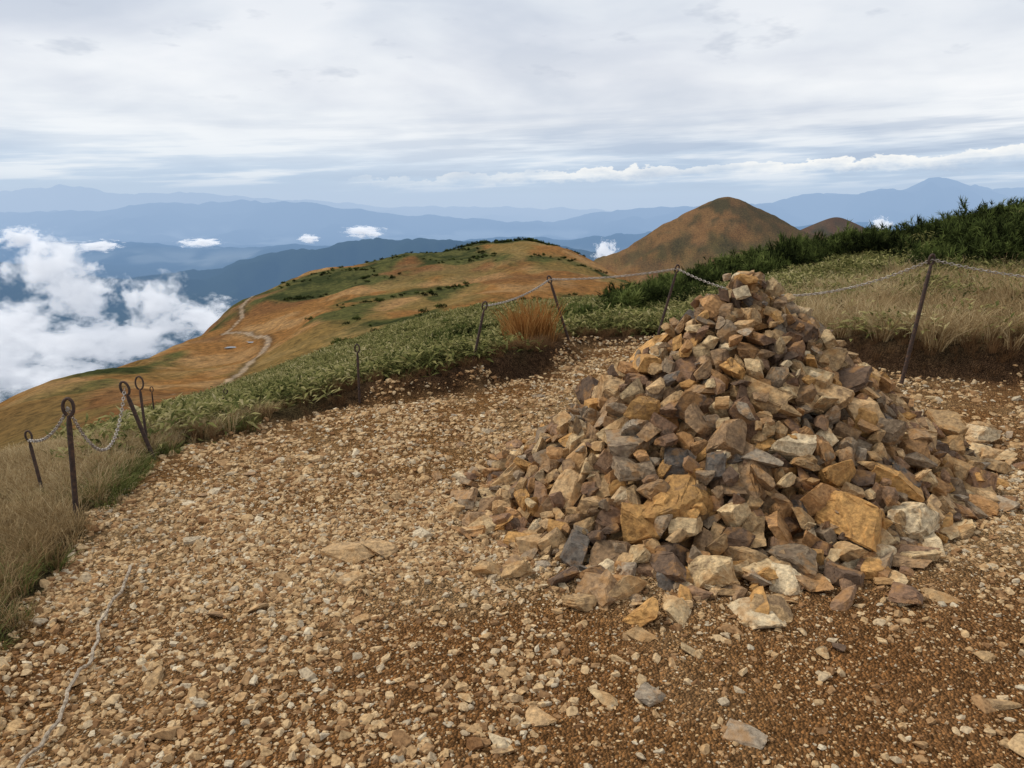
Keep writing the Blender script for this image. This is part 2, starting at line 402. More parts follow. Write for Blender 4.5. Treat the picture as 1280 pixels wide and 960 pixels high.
def gravel():
    src = []
    for k in range(10):
        me = rock_mesh(100+k, 7, 0, 0 if k%2 else .05, (1, rng.uniform(.6,.9), rng.uniform(.35,.6)))
        me.materials.append(gm); src.append(bpy.data.objects.new('pebble_%02d'%k, me))
    P_, S_ = [], []
    def add(num, x0, x1, y0, y1, smin, smax_, pw, keep):
        x = rng.uniform(x0,x1,num); y = rng.uniform(y0,y1,num)
        sd = sdist(x,y)
        ok = (sd+(fbm(x*2.2,y*2.2,5,4)-.5)*.45 < .06) & (np.abs(x) < y*.95+.9)
        ok &= np.hypot(x-1.35,y-4.42) > 1.0
        dens = keep(x,y); ok &= rng.random(num) < dens
        x, y = x[ok], y[ok]
        P_.append(np.stack([x,y],-1)); S_.append(smin+(smax_-smin)*rng.random(len(x))**pw)
    def dn(x,y):
        bare = np.maximum(sst(-.1,1.0,x-(y-2)*.1)*(1-sst(2.9,3.8,y))*.78, 0)
        bare2 = sst(.48,.62,fbm(x*.9,y*.9,123,4))*.68
        patch = .38+1.0*sst(.35,.62,fbm(x*2.6,y*2.6,131,3))
        return np.clip((1-bare)*(1-bare2)*patch,0,1)
    add(130000, -3,4.2, 1.2,4.2, .008,.032,2.4, dn)
    add(72000, -3,5.5, 4.2,9, .012,.037,2.3, lambda x,y: dn(x,y)*.95)
    add(2600, -3,5, 1.3,9, .036,.068,2.8, lambda x,y: dn(x,y)*.7+.05)
    add(50000, -2.2,4.2, 1.2,4.6, .004,.011,1.5, lambda x,y: .85)
    xy = np.concatenate(P_); s = np.concatenate(S_); nn = len(s)
    z = height(xy[:,0].copy(), xy[:,1].copy())+s*rng.uniform(-.12,.14,nn)
    rot = np.stack([rng.normal(0,.35,nn), rng.normal(0,.35,nn), rng.uniform(0,6.28,nn)],-1)
    sc = np.repeat(s[:,None],3,1)*1.25
    print('gravel', nn)
    scatter('gravel', np.column_stack([xy,z]), rot, sc, rng.integers(0,10,nn), src)
gravel(); print('T gravel', time.time()-T0)

# ------------------------------------------------------------ cairn
rng = np.random.default_rng(21)
cm, nt, out = new_mat('cairn_stone')
ca = N(nt,'ShaderNodeAttribute', attribute_name='col')
stone_nodes(nt, ca.outputs['Color'], 9, out, .6, .55)
PAL = np.array([(.47,.31,.155),(.40,.26,.125),(.30,.19,.10),(.51,.37,.20),(.26,.19,.12),(.32,.255,.18),(.12,.076,.048),(.20,.115,.066),(.46,.255,.085),(.57,.45,.28),(.125,.105,.085),(.25,.15,.085),(.39,.215,.09)])
PW = np.array([3,3,3,2,2,1.1,1.5,1.7,2.0,.8,.6,1.9,2]); PW = PW/PW.sum()
CC = np.array([1.35,4.42]); CH = 1.22
def RF(a):
    d = (a+math.radians(140)+math.pi) % (2*math.pi)-math.pi
    e = (a-math.radians(8)+math.pi) % (2*math.pi)-math.pi
    return 1.21+.38*math.exp(-(d/.85)**2)+.20*math.exp(-(e/.45)**2)
def np_rock(me):
    v = np.empty(len(me.vertices)*3,np.float32); me.vertices.foreach_get('co', v)
    f = np.empty(len(me.polygons)*3,np.int32); me.loops.foreach_get('vertex_index', f)
    return v.reshape(-1,3), f.reshape(-1,3)
def merge_rocks(name, items, lib, mat):
    V, F, C = [], [], []; off = 0
    pos = np.array([i[0] for i in items]); pos[:,2] += height(pos[:,0].copy(), pos[:,1].copy())
    for pz, (p0, M, s, k, col) in zip(pos, items):
        v, f = lib[k]
        V.append((v*s)@M.T+pz); F.append(f+off); off += len(v); C.append(np.tile(np.append(col,1), (len(v),1)))
    V = np.concatenate(V); F = np.concatenate(F); C = np.concatenate(C)
    me = mesh_np(name, V, F, np.full(len(F),3), mat, False)
    attr(me,'col','FLOAT_COLOR',C.astype(np.float32))
    return me
LIB = []
for k in range(36):
    LIB.append(np_rock(rock_mesh(300+k, int(rng.integers(4,10)), 2, .03, (1, rng.uniform(.6,.95), rng.uniform(.36,.75)))))
def cone_h(r, a): return CH*np.clip(1-r/RF(a), 0, 1)**1.05
def orient(nrm, spin, jit):
    e = np.array(Euler((rng.normal(0,jit), rng.normal(0,jit), 0)).to_matrix())
    zq = Vector((0,0,1)).rotation_difference(Vector(nrm)).to_matrix()
    return np.array(zq)@e@np.array(Matrix.Rotation(spin,3,'Z'))
items = []
def layer(num, smin, smax_, pw, depth, spacing, jit, tries=7000):
    A_ = np.zeros((num,3)); B_ = np.zeros(num); c_ = 0
    for t in range(tries):
        if c_ >= num: break
        s = smin+(smax_-smin)*rng.random()**pw
        a = rng.uniform(0,2*math.pi); rr = RF(a)*math.sqrt(rng.random())
        if smin > .15 and rr < .5: continue      # no big slabs near the summit
        p = np.array([CC[0]+rr*math.cos(a), CC[1]+rr*math.sin(a), cone_h(rr,a)])
        if rr < .3: s = min(s*.8, .115)
        if c_ and (((A_[:c_]-p)**2).sum(1) < ((B_[:c_]+s)*.5*spacing)**2).any(): continue
        A_[c_] = p; B_[c_] = s; c_ += 1
        nrm = np.array([math.cos(a)*.5, math.sin(a)*.5, 1.0]); nrm /= np.linalg.norm(nrm)
        pp = p.copy()+nrm*(-depth+rng.normal(0,.024))
        c = PAL[rng.choice(len(PAL),p=PW)]*rng.uniform(.72,1.12)
        k = int(rng.integers(0,len(LIB)))
        sv = s*np.array([1,rng.uniform(.8,1.05),rng.uniform(.75,1.15)])*1.28
        items.append((pp, orient(nrm, rng.uniform(0,6.28), jit), sv, k, c))
    print('layer', c_)
layer(900, .10,.18, 1.2, .15, .6, .6)
layer(900, .08,.14, 1.2, .085, .72, .7)
layer(34, .18,.25, 1.0, .015, 1.5, .35, 900)
layer(1400, .065,.165, 1.5, .0, .80, .6, 12000)
layer(400, .04,.08, 1.2, -.03, 1.0, .8, 1200)
for i in range(36):
    a = rng.uniform(0,6.28); rr = abs(rng.normal(0,.065)); s = rng.uniform(.065,.11)
    items.append((np.array([CC[0]+rr*math.cos(a), CC[1]+rr*math.sin(a), 1.08+rng.uniform(0,.14)-rr*.9]), orient((0,0,1), a*3, .5), s*np.array([1.2,1,1]), int(rng.integers(0,36)), PAL[rng.choice(len(PAL),p=PW)]))
for i in range(680):
    a = rng.uniform(0,6.28)
    front = (math.sin(a) < .15 and math.cos(a) < .2)
    tail = abs(a-.15) < .3 or a > 6.13
    ext = .28 if front else (.32 if tail else .11)
    rr = RF(a)*.95+abs(rng.normal(0,ext*.75)); s = .035+.09*rng.random()**1.8
    x = CC[0]+rr*math.cos(a); y = CC[1]+rr*math.sin(a)
    items.append((np.array([x,y,s*.18]), orient((0,0,1), rng.uniform(0,6.28), .3), s*np.array([1.3,1.1,1.0]), int(rng.integers(0,36)), PAL[rng.choice(len(PAL),p=PW)]*1.08))
for (x,y,s,c) in ((1.86,3.38,.25,9),(1.70,3.29,.15,3),(2.1,3.6,.18,4),(.86,2.98,.17,3),(.66,3.06,.16,6),(2.3,3.72,.15,3),(-.08,4.0,.15,3),(.28,3.25,.15,10),(1.1,2.98,.13,3),(2.98,4.7,.16,9),(3.1,4.85,.13,0)):
    items.append((np.array([x,y,s*.3]), orient((0,0,1), rng.uniform(0,6.28), .25), s*np.array([1.2,1.1,1.15]), int(rng.integers(0,36)), PAL[c]*1.05))
cairn = link(bpy.data.objects.new('stone_cairn', None))
st = bpy.data.objects.new('stones', merge_rocks('stones', items, LIB, cm)); link(st); st.parent = cairn
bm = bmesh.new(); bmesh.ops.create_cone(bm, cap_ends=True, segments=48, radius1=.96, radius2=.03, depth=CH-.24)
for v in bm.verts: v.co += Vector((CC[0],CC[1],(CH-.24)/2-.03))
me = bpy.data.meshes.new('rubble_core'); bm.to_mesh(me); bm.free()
dm, nt, out = new_mat('dark_core'); b = N(nt,'ShaderNodeBsdfPrincipled',ins={'Roughness':1.0}); sn = noise(nt,None,12,3)  # plain dark brown for the cone that fills gaps between the stones
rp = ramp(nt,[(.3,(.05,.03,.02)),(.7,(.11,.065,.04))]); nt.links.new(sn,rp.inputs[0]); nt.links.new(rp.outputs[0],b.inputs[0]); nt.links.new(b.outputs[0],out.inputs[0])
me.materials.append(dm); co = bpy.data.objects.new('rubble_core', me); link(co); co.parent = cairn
items = []
loose = [(-.75,3.25,.17),(-.60,3.33,.13),(.95,2.72,.15),(.72,2.05,.09),(1.55,2.15,.08),(.0,3.2,.11),(-.22,3.55,.12),(2.6,3.3,.09),(-.3,4.3,.11),(.0,4.8,.10)]
for i in range(150):
    x, y = rng.uniform(-1.8,3.6), rng.uniform(1.6,7); loose.append((x,y,rng.uniform(.04,.08)))
for (x,y,s) in loose:
    if sdist(np.array([x]),np.array([y]))[0] > -.1 or np.hypot(x-CC[0],y-CC[1]) < 1.3: continue
    items.append((np.array([x,y,s*.06]), orient((0,0,1), rng.uniform(0,6.28), .15), s*np.array([1.25,1.05,.6]), int(rng.integers(0,36)), PAL[rng.choice([0,1,3,5,9,2])]))
link(bpy.data.objects.new('loose_rocks', merge_rocks('loose_rocks', items, LIB, cm)))
print('T cairn', time.time()-T0)

# ------------------------------------------------------------ vegetation
def foliage_mat(name, stops, nscale=.35, spread=.5, trans=.25):
    m, nt, out = new_mat(name); L = nt.links.new
    oi = N(nt,'ShaderNodeObjectInfo')
    nz = noise(nt, oi.outputs['Location'], nscale, 1)
    a = N(nt,'ShaderNodeAttribute', attribute_name='tint')
    f = mth(nt,'ADD', mth(nt,'MULTIPLY',oi.outputs['Random'],.3), mth(nt,'ADD', mth(nt,'MULTIPLY',mth(nt,'SUBTRACT',nz,.3),.9), mth(nt,'MULTIPLY',mth(nt,'SUBTRACT',a.outputs['Fac'],.5),spread)))
    rp = ramp(nt, stops); L(f, rp.inputs[0])
    d = N(nt,'ShaderNodeBsdfDiffuse'); t = N(nt,'ShaderNodeBsdfTranslucent'); L(rp.outputs[0], d.inputs[0]); L(rp.outputs[0], t.inputs[0])
    mx = N(nt,'ShaderNodeMixShader', ins={0:trans}); L(d.outputs[0],mx.inputs[1]); L(t.outputs[0],mx.inputs[2]); L(mx.outputs[0],out.inputs[0])
    return m
def strips_obj(name, V, F3, T, mat):
    me = mesh_np(name, V, F3, np.full(len(F3),3), mat, False)
    attr(me,'tint','FLOAT',np.asarray(T,np.float32))
    return bpy.data.objects.new(name, me)
def tuft(seed, nb, rad, hmin, hmax, w, bend, mat, name):
    r = np.random.default_rng(seed); V=[];F=[];T=[]
    for i in range(nb):
        a = r.uniform(0,6.28); rr = rad*math.sqrt(r.random()); b0 = np.array([rr*math.cos(a),rr*math.sin(a),-.03])
        h = r.uniform(hmin,hmax); da = a+r.normal(0,.7); o = np.array([math.cos(da),math.sin(da),0]); bd = bend*h*r.uniform(.3,1.3)
        side = np.array([-o[1],o[0],0]); fa = r.uniform(0,3.14); side = side*math.cos(fa)+o*math.sin(fa)*.8; t = r.random()
        n0 = len(V)
        for k,(u) in enumerate((0,.45,.8)):
            c = b0+np.array([0,0,h*u*(1-.12*u*bend)])+o*bd*u*u; ww = w*(1-.5*u)
            V += [c-side*ww, c+side*ww]; T += [t*.8+u*.2-.1]*2
        V.append(b0+np.array([0,0,h*(1-.25*bend)])+o*bd); T.append(t+.1)
        F += [(n0,n0+1,n0+3),(n0,n0+3,n0+2),(n0+2,n0+3,n0+5),(n0+2,n0+5,n0+4),(n0+4,n0+5,n0+6)]
    return strips_obj(name, V, F, T, mat)
def sasa(seed, nl, rad, mat, name):
    r = np.random.default_rng(seed); V=[];F=[];T=[]
    for i in range(nl):
        a = r.uniform(0,6.28); rr = rad*math.sqrt(r.random()); h = r.uniform(.02,.20)*(1-.4*rr/rad)
        c = np.array([rr*math.cos(a),rr*math.sin(a),h]); da = r.uniform(0,6.28); el = r.uniform(-.1,1.0)
        o = np.array([math.cos(da)*math.cos(el),math.sin(da)*math.cos(el),math.sin(el)]); side = np.array([-math.sin(da),math.cos(da),r.normal(0,.3)])
        l = r.uniform(.06,.12); w = l*.11; n0 = len(V); dz = np.array([0,0,-l*.25])
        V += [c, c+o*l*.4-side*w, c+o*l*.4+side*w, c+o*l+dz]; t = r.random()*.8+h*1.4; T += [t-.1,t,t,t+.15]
        F += [(n0,n0+1,n0+2),(n0+1,n0+3,n0+2)]
    return strips_obj(name, V, F, T, mat)
def pine(seed, ns, mat, name):
    r = np.random.default_rng(seed); V=[];F=[];T=[]
    lobes = [(r.normal(0,.17), r.normal(0,.17), r.uniform(.22,.45), r.uniform(.14,.24)) for _ in range(7)]
    for i in range(ns):
        lx, ly, lh, lr = lobes[r.integers(0,7)]
        a = r.uniform(0,6.28); q = math.sqrt(r.random()); rr = lr*q
        c = np.array([lx+rr*math.cos(a),ly+rr*math.sin(a),lh*(1-.65*q*q)*r.uniform(.6,1.08)]); ax = np.array([math.cos(a)*q*.8,math.sin(a)*q*.8,.9])+r.normal(0,.22,3); ax/=np.linalg.norm(ax)
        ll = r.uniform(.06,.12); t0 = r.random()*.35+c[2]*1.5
        for k in range(9):
            d = ax*r.uniform(.5,1.1)+r.normal(0,.5,3); d/=np.linalg.norm(d); s = np.cross(d, r.normal(size=3)); s/=np.linalg.norm(s)
            n0 = len(V); b = c+ax*ll*r.uniform(-.3,.6)
            V += [b-s*.008, b+s*.008, b+d*ll]; F.append((n0,n0+1,n0+2)); T += [t0-.2,t0-.2,t0+.12]
    for i in range(7):
        lx, ly, lh, lr = lobes[i]; n0=len(V); tip = np.array([lx,ly,lh*.8]); s=np.array([.012,.006,0])
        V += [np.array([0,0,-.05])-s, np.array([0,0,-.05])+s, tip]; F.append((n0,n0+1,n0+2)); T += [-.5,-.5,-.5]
    return strips_obj(name, V, F, T, mat)

m_dry = foliage_mat('dry_grass', [(0,(.20,.13,.058)),(.3,(.41,.29,.145)),(.6,(.57,.44,.245)),(1,(.68,.57,.37))], .5, .7, .25)
m_rim = foliage_mat('withered_grass', [(0,(.09,.05,.025)),(.4,(.19,.105,.05)),(.7,(.31,.19,.09)),(1,(.44,.32,.17))], .8, .6, .2)
m_grn = foliage_mat('green_grass', [(0,(.06,.07,.02)),(.4,(.13,.15,.045)),(.7,(.22,.22,.08)),(1,(.36,.31,.15))], .7, .6)
m_sasa = foliage_mat('bamboo_grass', [(0,(.042,.045,.016)),(.25,(.10,.108,.034)),(.5,(.20,.19,.064)),(.75,(.34,.295,.125)),(1,(.50,.42,.24))], .45, .8, .25)
m_pine = foliage_mat('dwarf_pine', [(0,(.014,.018,.008)),(.3,(.04,.052,.016)),(.6,(.12,.15,.04)),(1,(.30,.32,.10))], .5, 1.0, .15)
m_red = foliage_mat('red_grass', [(0,(.22,.095,.028)),(.4,(.43,.21,.066)),(.7,(.57,.33,.12)),(1,(.65,.45,.21))], .5, .6, .3)

rng = np.random.default_rng(33)
def place(x, y, s, dz=0):
    z = height(x.copy(), y.copy())+dz; nn = len(x)
    rot = np.stack([rng.normal(0,.12,nn), rng.normal(0,.12,nn), rng.uniform(0,6.28,nn)],-1)
    sc = np.stack([s,s,s*rng.uniform(.8,1.2,nn)],-1)
    return np.column_stack([x,y,z]), rot, sc
def polar(num, t0, t1, d0, d1, pw=1.0):
    t = rng.uniform(t0,t1,num); u = rng.random(num); d = np.sqrt(d0**2+(d1**2-d0**2)*u**pw)
    return t*d, d

x, y = polar(58000, -.62, 1.0, 4.5, 46, 1.5)
sd = sdist(x,y); t = x/y
dens = sst(.2,.55,sd+(fbm(x*2,y*2,5,3)-.5)*.4)*sst(-.62,-.42,t+(fbm(x/3,y/3,8,3)-.5)*.2)
rightdry = sst(.30,.42,t)*(1-sst(8,13,y+(fbm(x/2,y/2,9,3)-.5)*4))
dens = dens*(1-rightdry*.88)*np.where(fbm(x/1.4,y/1.4,140,4)>.43,1,.22)*sst(.35,.75,np.hypot(x-.15,(y-8.1)*.7))
k = rng.random(len(x)) < dens; x, y = x[k], y[k]
s = (.75+.5*rng.random(len(x)))*(.8+np.hypot(x,y)/34)
p, r_, sc = place(x,y,s)
scatter('bamboo_grass', p, r_, sc, rng.integers(0,6,len(x)), [sasa(500+i, 64, .24, m_sasa, 'leaves_%d'%i) for i in range(6)])
print('sasa', len(x))
def add(G, num, fn, t0,t1,d0,d1,pw=1.0):
    x,y = polar(num,t0,t1,d0,d1,pw); k = rng.random(num) < fn(x,y); G.append((x[k],y[k]))
def f_left(x,y):
    sd = sdist(x,y)+(fbm(x*2.2,y*2.2,5,4)-.5)*.45
    return sst(.0,.25,sd)*(x<0)*(1-sst(-.52,-.40,x/y)*sst(5,6,y))*(.55+.5*sst(.38,.55,fbm(x*1.2,y*1.2,153,3)))
def f_rim(x,y):
    sd = sdist(x,y); return np.exp(-((sd-.34)/.2)**2)*.75*(y>4)*sst(.36,.48,fbm(x*1.7,y*1.7,152,3))
def f_right(x,y):
    sd = sdist(x,y); t=x/y
    return sst(.15,.4,sd)*sst(.28,.42,t)*(1-sst(8,14,y+(fbm(x/2,y/2,9,3)-.5)*4))*(.45+.6*sst(.4,.6,fbm(x/1.2,y/1.2,150,3)))
def f_mix(x,y):
    sd = sdist(x,y); return sst(.4,.9,sd)*.10*sst(.42,.56,fbm(x/1.4+9,y/1.4,141,4))*sst(-.5,-.4,x/y)
def dry(G, name, mat, sl, sr, hh, seed, w=.0034, nb=46):
    x = np.concatenate([g[0] for g in G]); y = np.concatenate([g[1] for g in G])
    s = .55+.6*rng.random(len(x)); s *= np.where(x<0,sl,sr); s*= (.85+np.hypot(x,y)/30)
    p,r_,sc = place(x,y,s)
    scatter(name, p,r_,sc, rng.integers(0,5,len(x)), [tuft(seed+i,nb,.09,hh*.4,hh,w,.75,mat,'%s_%d'%(name,i)) for i in range(5)])
    print(name, len(x))
G=[]; add(G,18000, f_left, -1.3,-.3,1.2,7); add(G,11000, lambda x,y: f_left(x,y)*.9, -1.2,-.4,7,24,1.2); add(G,20000, f_right, .25,1.1,5,15); add(G,16000,f_mix,-.5,.5,6,26,1.2)
dry(G,'dry_grass',m_dry,.38,.70,.42,600)
G=[]; add(G,14000, f_rim, -.5,.8,4.5,10)
dry(G,'withered_grass',m_rim,.36,.36,.36,660)
x,y = polar(10000,-1.2,-.35,1.2,7); sd = sdist(x,y)+(fbm(x*2.2,y*2.2,5,4)-.5)*.45
k = rng.random(len(x)) < sst(-.03,.08,sd)*(.1+.8*np.exp(-((sd-.10)/.13)**2))*sst(.40,.52,fbm(x*1.4,y*1.4,160,3)); x,y=x[k],y[k]
p,r_,sc = place(x,y,.30+.25*rng.random(len(x)))
scatter('green_grass', p,r_,sc, rng.integers(0,4,len(x)), [tuft(620+i,50,.10,.10,.27,.004,.9,m_grn,'tuft_g%d'%i) for i in range(4)])
x = rng.normal(.14,.13,26); y = rng.normal(8.05,.15,26)
p,r_,sc = place(x,y,np.full(len(x),1.35)*rng.uniform(.6,1.15,26))
scatter('red_grass_tussock', p,r_,sc, rng.integers(0,2,len(x)), [tuft(640+i,50,.09,.22,.44,.0035,.45,m_red,'tuft_r%d'%i) for i in range(2)])
# dwarf pine
x,y = polar(16000,.08,1.2,11,46,1.0); t=x/y
edge = np.interp(t,[.05,.15,.25,.38,.5,.67,1.0,1.4],[20,18,16,15,16,14,14,14])
k = rng.random(len(x)) < sst(-1,1.5,y-edge+(fbm(x/2.5,y/2.5,170,4)-.5)*11)*sst(.10,.2,t)*.6*sst(.38,.48,fbm(x/1.5,y/1.5,171,3))
x,y=x[k],y[k]; s=(.5+.8*rng.random(len(x))**1.8)*(.65+.9*sst(.42,.62,fbm(x/1.5,y/1.5,171,3)))
x2,y2 = polar(3600,-.3,.15,60,290,1.0); k = (green_mask(x2,y2)>.5)&(fbm(x2/7,y2/9,103,4)>.55); x2,y2=x2[k],y2[k]; s2=.7+1.2*rng.random(len(x2))
x3 = rng.normal(8,13,330); y3 = rng.uniform(236,262,330); s3 = 1.3+1.4*rng.random(330)
x4,y4 = polar(1500,-.1,.2,13,30); k=fbm(x4/2,y4/2,180,3)>.54; x4,y4=x4[k],y4[k]; s4=.4+.4*rng.random(len(x4))
x=np.concatenate([x,x2,x3,x4]); y=np.concatenate([y,y2,y3,y4]); s=np.concatenate([s,s2,s3,s4])
p,r_,sc = place(x,y,s)
scatter('dwarf_pine_shrubs', p,r_,sc, rng.integers(0,6,len(x)), [pine(700+i,150,m_pine,'shrub_%d'%i) for i in range(6)])
print('pine', len(x)); print('T veg', time.time()-T0)

# ------------------------------------------------------------ posts and chains
im, nt, out = new_mat('rusty_iron'); b = N(nt,'ShaderNodeBsdfPrincipled',ins={'Roughness':.8,'Metallic':.25}); sn = noise(nt,N(nt,'ShaderNodeNewGeometry').outputs['Position'],60,4)
rp = ramp(nt,[(.3,(.03,.022,.02)),(.55,(.075,.045,.032)),(.75,(.15,.075,.04))]); nt.links.new(sn,rp.inputs[0]); nt.links.new(rp.outputs[0],b.inputs[0]); nt.links.new(b.outputs[0],out.inputs[0])
km, nt, out = new_mat('galvanised_chain'); b = N(nt,'ShaderNodeBsdfPrincipled',ins={'Roughness':.6,'Metallic':.2}); sn = noise(nt,N(nt,'ShaderNodeNewGeometry').outputs['Position'],40,4)
rp = ramp(nt,[(.35,(.22,.17,.13)),(.65,(.52,.47,.41))]); nt.links.new(sn,rp.inputs[0]); nt.links.new(rp.outputs[0],b.inputs[0]); nt.links.new(b.outputs[0],out.inputs[0])
rm, nt, out = new_mat('weathered_rope'); b = N(nt,'ShaderNodeBsdfPrincipled',ins={'Roughness':.95}); sn = noise(nt,N(nt,'ShaderNodeNewGeometry').outputs['Position'],70,4)
rp = ramp(nt,[(.35,(.20,.15,.10)),(.65,(.50,.41,.30))]); nt.links.new(sn,rp.inputs[0]); nt.links.new(rp.outputs[0],b.inputs[0]); nt.links.new(b.outputs[0],out.inputs[0])
def tube(path, rad, seg=8):
    path = [Vector(p) for p in path]; V=[];F=[]
    up = None
    for i,p in enumerate(path):
        d = (path[min(i+1,len(path)-1)]-path[max(i-1,0)]).normalized()
        if up is None: up = d.orthogonal().normalized()
        up = (up-d*up.dot(d)).normalized(); s = d.cross(up)
        rr_ = rad[i] if isinstance(rad,(list,np.ndarray)) else rad
        for k in range(seg):
            a = 2*math.pi*k/seg; V.append(p+up*math.cos(a)*rr_+s*math.sin(a)*rr_)
    for i in range(len(path)-1):
        for k in range(seg): F.append((i*seg+k,i*seg+(k+1)%seg,(i+1)*seg+(k+1)%seg,(i+1)*seg+k))
    return V,F
def post(base, top, rad=.012, loop=.030):
    base=Vector(base); top=Vector(top); base.z = float(height(np.array([base.x]),np.array([base.y]))[0])-.12
    d=(top-base); path=[base+d*t for t in (0,.3,.6,.88)]; rads=[rad]*4
    dn=d.normalized(); side = dn.cross(Vector((.3,-1,0))).normalized(); c = top
    for k in range(0,17):
        a = -math.pi/2+2*math.pi*k/17*1.0
        path.append(c+side*math.cos(a)*loop*.8+dn*math.sin(a)*loop*1.45+ dn.cross(side)*(.014*k/17)); rads.append(rad*.62)
    V,F = tube(path,rads); me = bpy.data.meshes.new('chain_post'); me.from_pydata(V,[],F); me.materials.append(im)
    for p in me.polygons: p.use_smooth=True
    link(bpy.data.objects.new('chain_post', me))
P1=(-2.12,3.54,.64); P2=(-2.42,4.66,.46); P5=(-1.23,6.0,.46); P6=(-.245,6.9,.68); P7=(.40,8.2,.79); P8=(1.71,8.0,.92); P9=(3.25,6.0,1.16); P10=(6.0,5.6,1.2)
post((-2.16,3.54,0),P1,.013); post((-2.25,4.66,0),P2,.013); post((-2.36,4.75,0),(-2.42,4.85,.45),.009)
post((-2.55,3.95,0),(-2.62,3.98,.36),.009,.02)
post((-5.8,12,0),(-5.8,12,-1.35)); post((-2.9,7,0),(-2.69,7,-.14),.009,.02)
post((-1.23,6.0,0),P5,.010,.022); post((-.385,6.9,0),P6,.012,.026); post((.67,8.2,0),P7,.014,.026); post((1.46,8.0,0),P8,.014,.026); post((3.11,6.0,0),P9,.016,.026); post((5.9,5.5,0),P10,.016)
def link_tpl(L_=.042, W_=.014, r=.0042):
    path=[Vector((math.cos(2*math.pi*k/12)*W_*.8, math.sin(2*math.pi*k/12)*L_*.5, 0)) for k in range(12)]
    V=[];F=[]; seg=4; nn=12
    for i in range(nn):
        p=path[i]; d=(path[(i+1)%nn]-path[i-1]).normalized(); u=Vector((0,0,1)); s=d.cross(u)
        for k in range(seg):
            a=2*math.pi*(k+.5)/seg; V.append(p+u*math.cos(a)*r+s*math.sin(a)*r)
    for i in range(nn):
        for k in range(seg): F.append((i*seg+k,i*seg+(k+1)%seg,((i+1)%nn)*seg+(k+1)%seg,((i+1)%nn)*seg+k))
    return np.array([list(v) for v in V]), np.array(F)
TV,TF = link_tpl()
def chain(path, name='safety_chain', k_=.85):
    path=np.array(path,float); seg=np.linalg.norm(np.diff(path,axis=0),axis=1); cum=np.concatenate([[0],np.cumsum(seg)])
    nn=int(cum[-1]/(.032*k_)); V=[];F=[]
    for i in range(nn):
        s=(i+.5)*cum[-1]/nn; c=np.array([np.interp(s,cum,path[:,k]) for k in range(3)]); c2=np.array([np.interp(s+.01,cum,path[:,k]) for k in range(3)]) ; c1=np.array([np.interp(s-.01,cum,path[:,k]) for k in range(3)])
        d=Vector(c2-c1).normalized(); q=Vector((0,1,0)).rotation_difference(d).to_matrix()@Matrix.Rotation(math.radians(90*(i%2)+20),3,'Y')
        V.append((TV*k_)@np.array(q).T+c); F.append(TF+i*len(TV))
    me=mesh_np(name,np.concatenate(V),np.concatenate(F),np.full(nn*len(TF),4),km,True)
    link(bpy.data.objects.new(name,me))
def cat(a,b,sag,n_=24):
    a=np.array(a);b=np.array(b); return [a+(b-a)*t+np.array([0,0,-4*sag*t*(1-t)]) for t in np.linspace(0,1,n_)]
chain(cat(P1,P2,.30),k_=.7); chain(cat(P6,P7,.05)); chain(cat(P7,P8,.03)); chain(cat(P8,P9,.28)); chain(cat(P9,P10,.18)); chain(cat((-2.62,3.98,.34),P1,.06),k_=.7)
gx=np.array([-1.68,-1.60,-1.52,-1.45,-1.40,-1.33]); gy=np.array([3.1,2.75,2.45,2.2,1.95,1.6]); tt=np.linspace(0,5,110)
gxx=np.interp(tt,np.arange(6),gx)+.012*np.sin(tt*4)+.004*np.sin(tt*13); gyy=np.interp(tt,np.arange(6),gy)
gz=height(gxx.copy(),gyy.copy())+.028+.005*np.sin(tt*11)
V,F=tube(np.stack([gxx,gyy,gz],-1).tolist(),[.0062+.0014*math.sin(i*2.1) for i in range(110)],6); me=bpy.data.meshes.new('guide_rope'); me.from_pydata(V,[],F); me.materials.append(rm); link(bpy.data.objects.new('guide_rope',me))

# ------------------------------------------------------------ small tarns beside the trail
wm, nt, out = new_mat('tarn_water'); b=N(nt,'ShaderNodeBsdfPrincipled',ins={'Roughness':.22,'Base Color':(.08,.08,.08,1)}); nt.links.new(b.outputs[0],out.inputs[0])
for (cx,cy,a,bb) in ((-48.5,131,1.3,.7),(-44.2,128.5,.8,.6)):
    V=[]
    for k in range(28):
        t=2*math.pi*k/28; q=1+.25*math.sin(3*t+cx)+.12*math.sin(5*t)
        V.append((cx+a*q*math.cos(t),cy+bb*q*math.sin(t),0))
    V=np.array(V); V[:,2]=np.median(height(V[:,0].copy(),V[:,1].copy()))+.08
    me=bpy.data.meshes.new('tarn'); me.from_pydata([tuple(v) for v in V],[],[tuple(range(28))]); me.materials.append(wm); link(bpy.data.objects.new('tarn',me))

# ------------------------------------------------------------ valley clouds (real volumes)
vm, nt, out = new_mat('cloud_vapour'); L=nt.links.new
tc=N(nt,'ShaderNodeTexCoord')
ln=N(nt,'ShaderNodeVectorMath',operation='LENGTH'); L(tc.outputs['Object'],ln.inputs[0])
nz=N(nt,'ShaderNodeTexNoise',ins={'Scale':2.1,'Detail':4,'Roughness':.66}); 
ad=N(nt,'ShaderNodeVectorMath',operation='ADD'); oi=N(nt,'ShaderNodeObjectInfo'); sc_=N(nt,'ShaderNodeVectorMath',operation='SCALE',ins={3:.01}); L(oi.outputs['Location'],sc_.inputs[0])
L(tc.outputs['Object'],ad.inputs[0]); L(sc_.outputs[0],ad.inputs[1]); L(ad.outputs[0],nz.inputs['Vector'])
f=mth(nt,'SUBTRACT', mth(nt,'SUBTRACT',1.0,ln.outputs['Value']), mth(nt,'MULTIPLY',mth(nt,'SUBTRACT',nz.outputs['Fac'],.38),3.1))
f=mth(nt,'MULTIPLY',f,2.6,clamp=True)
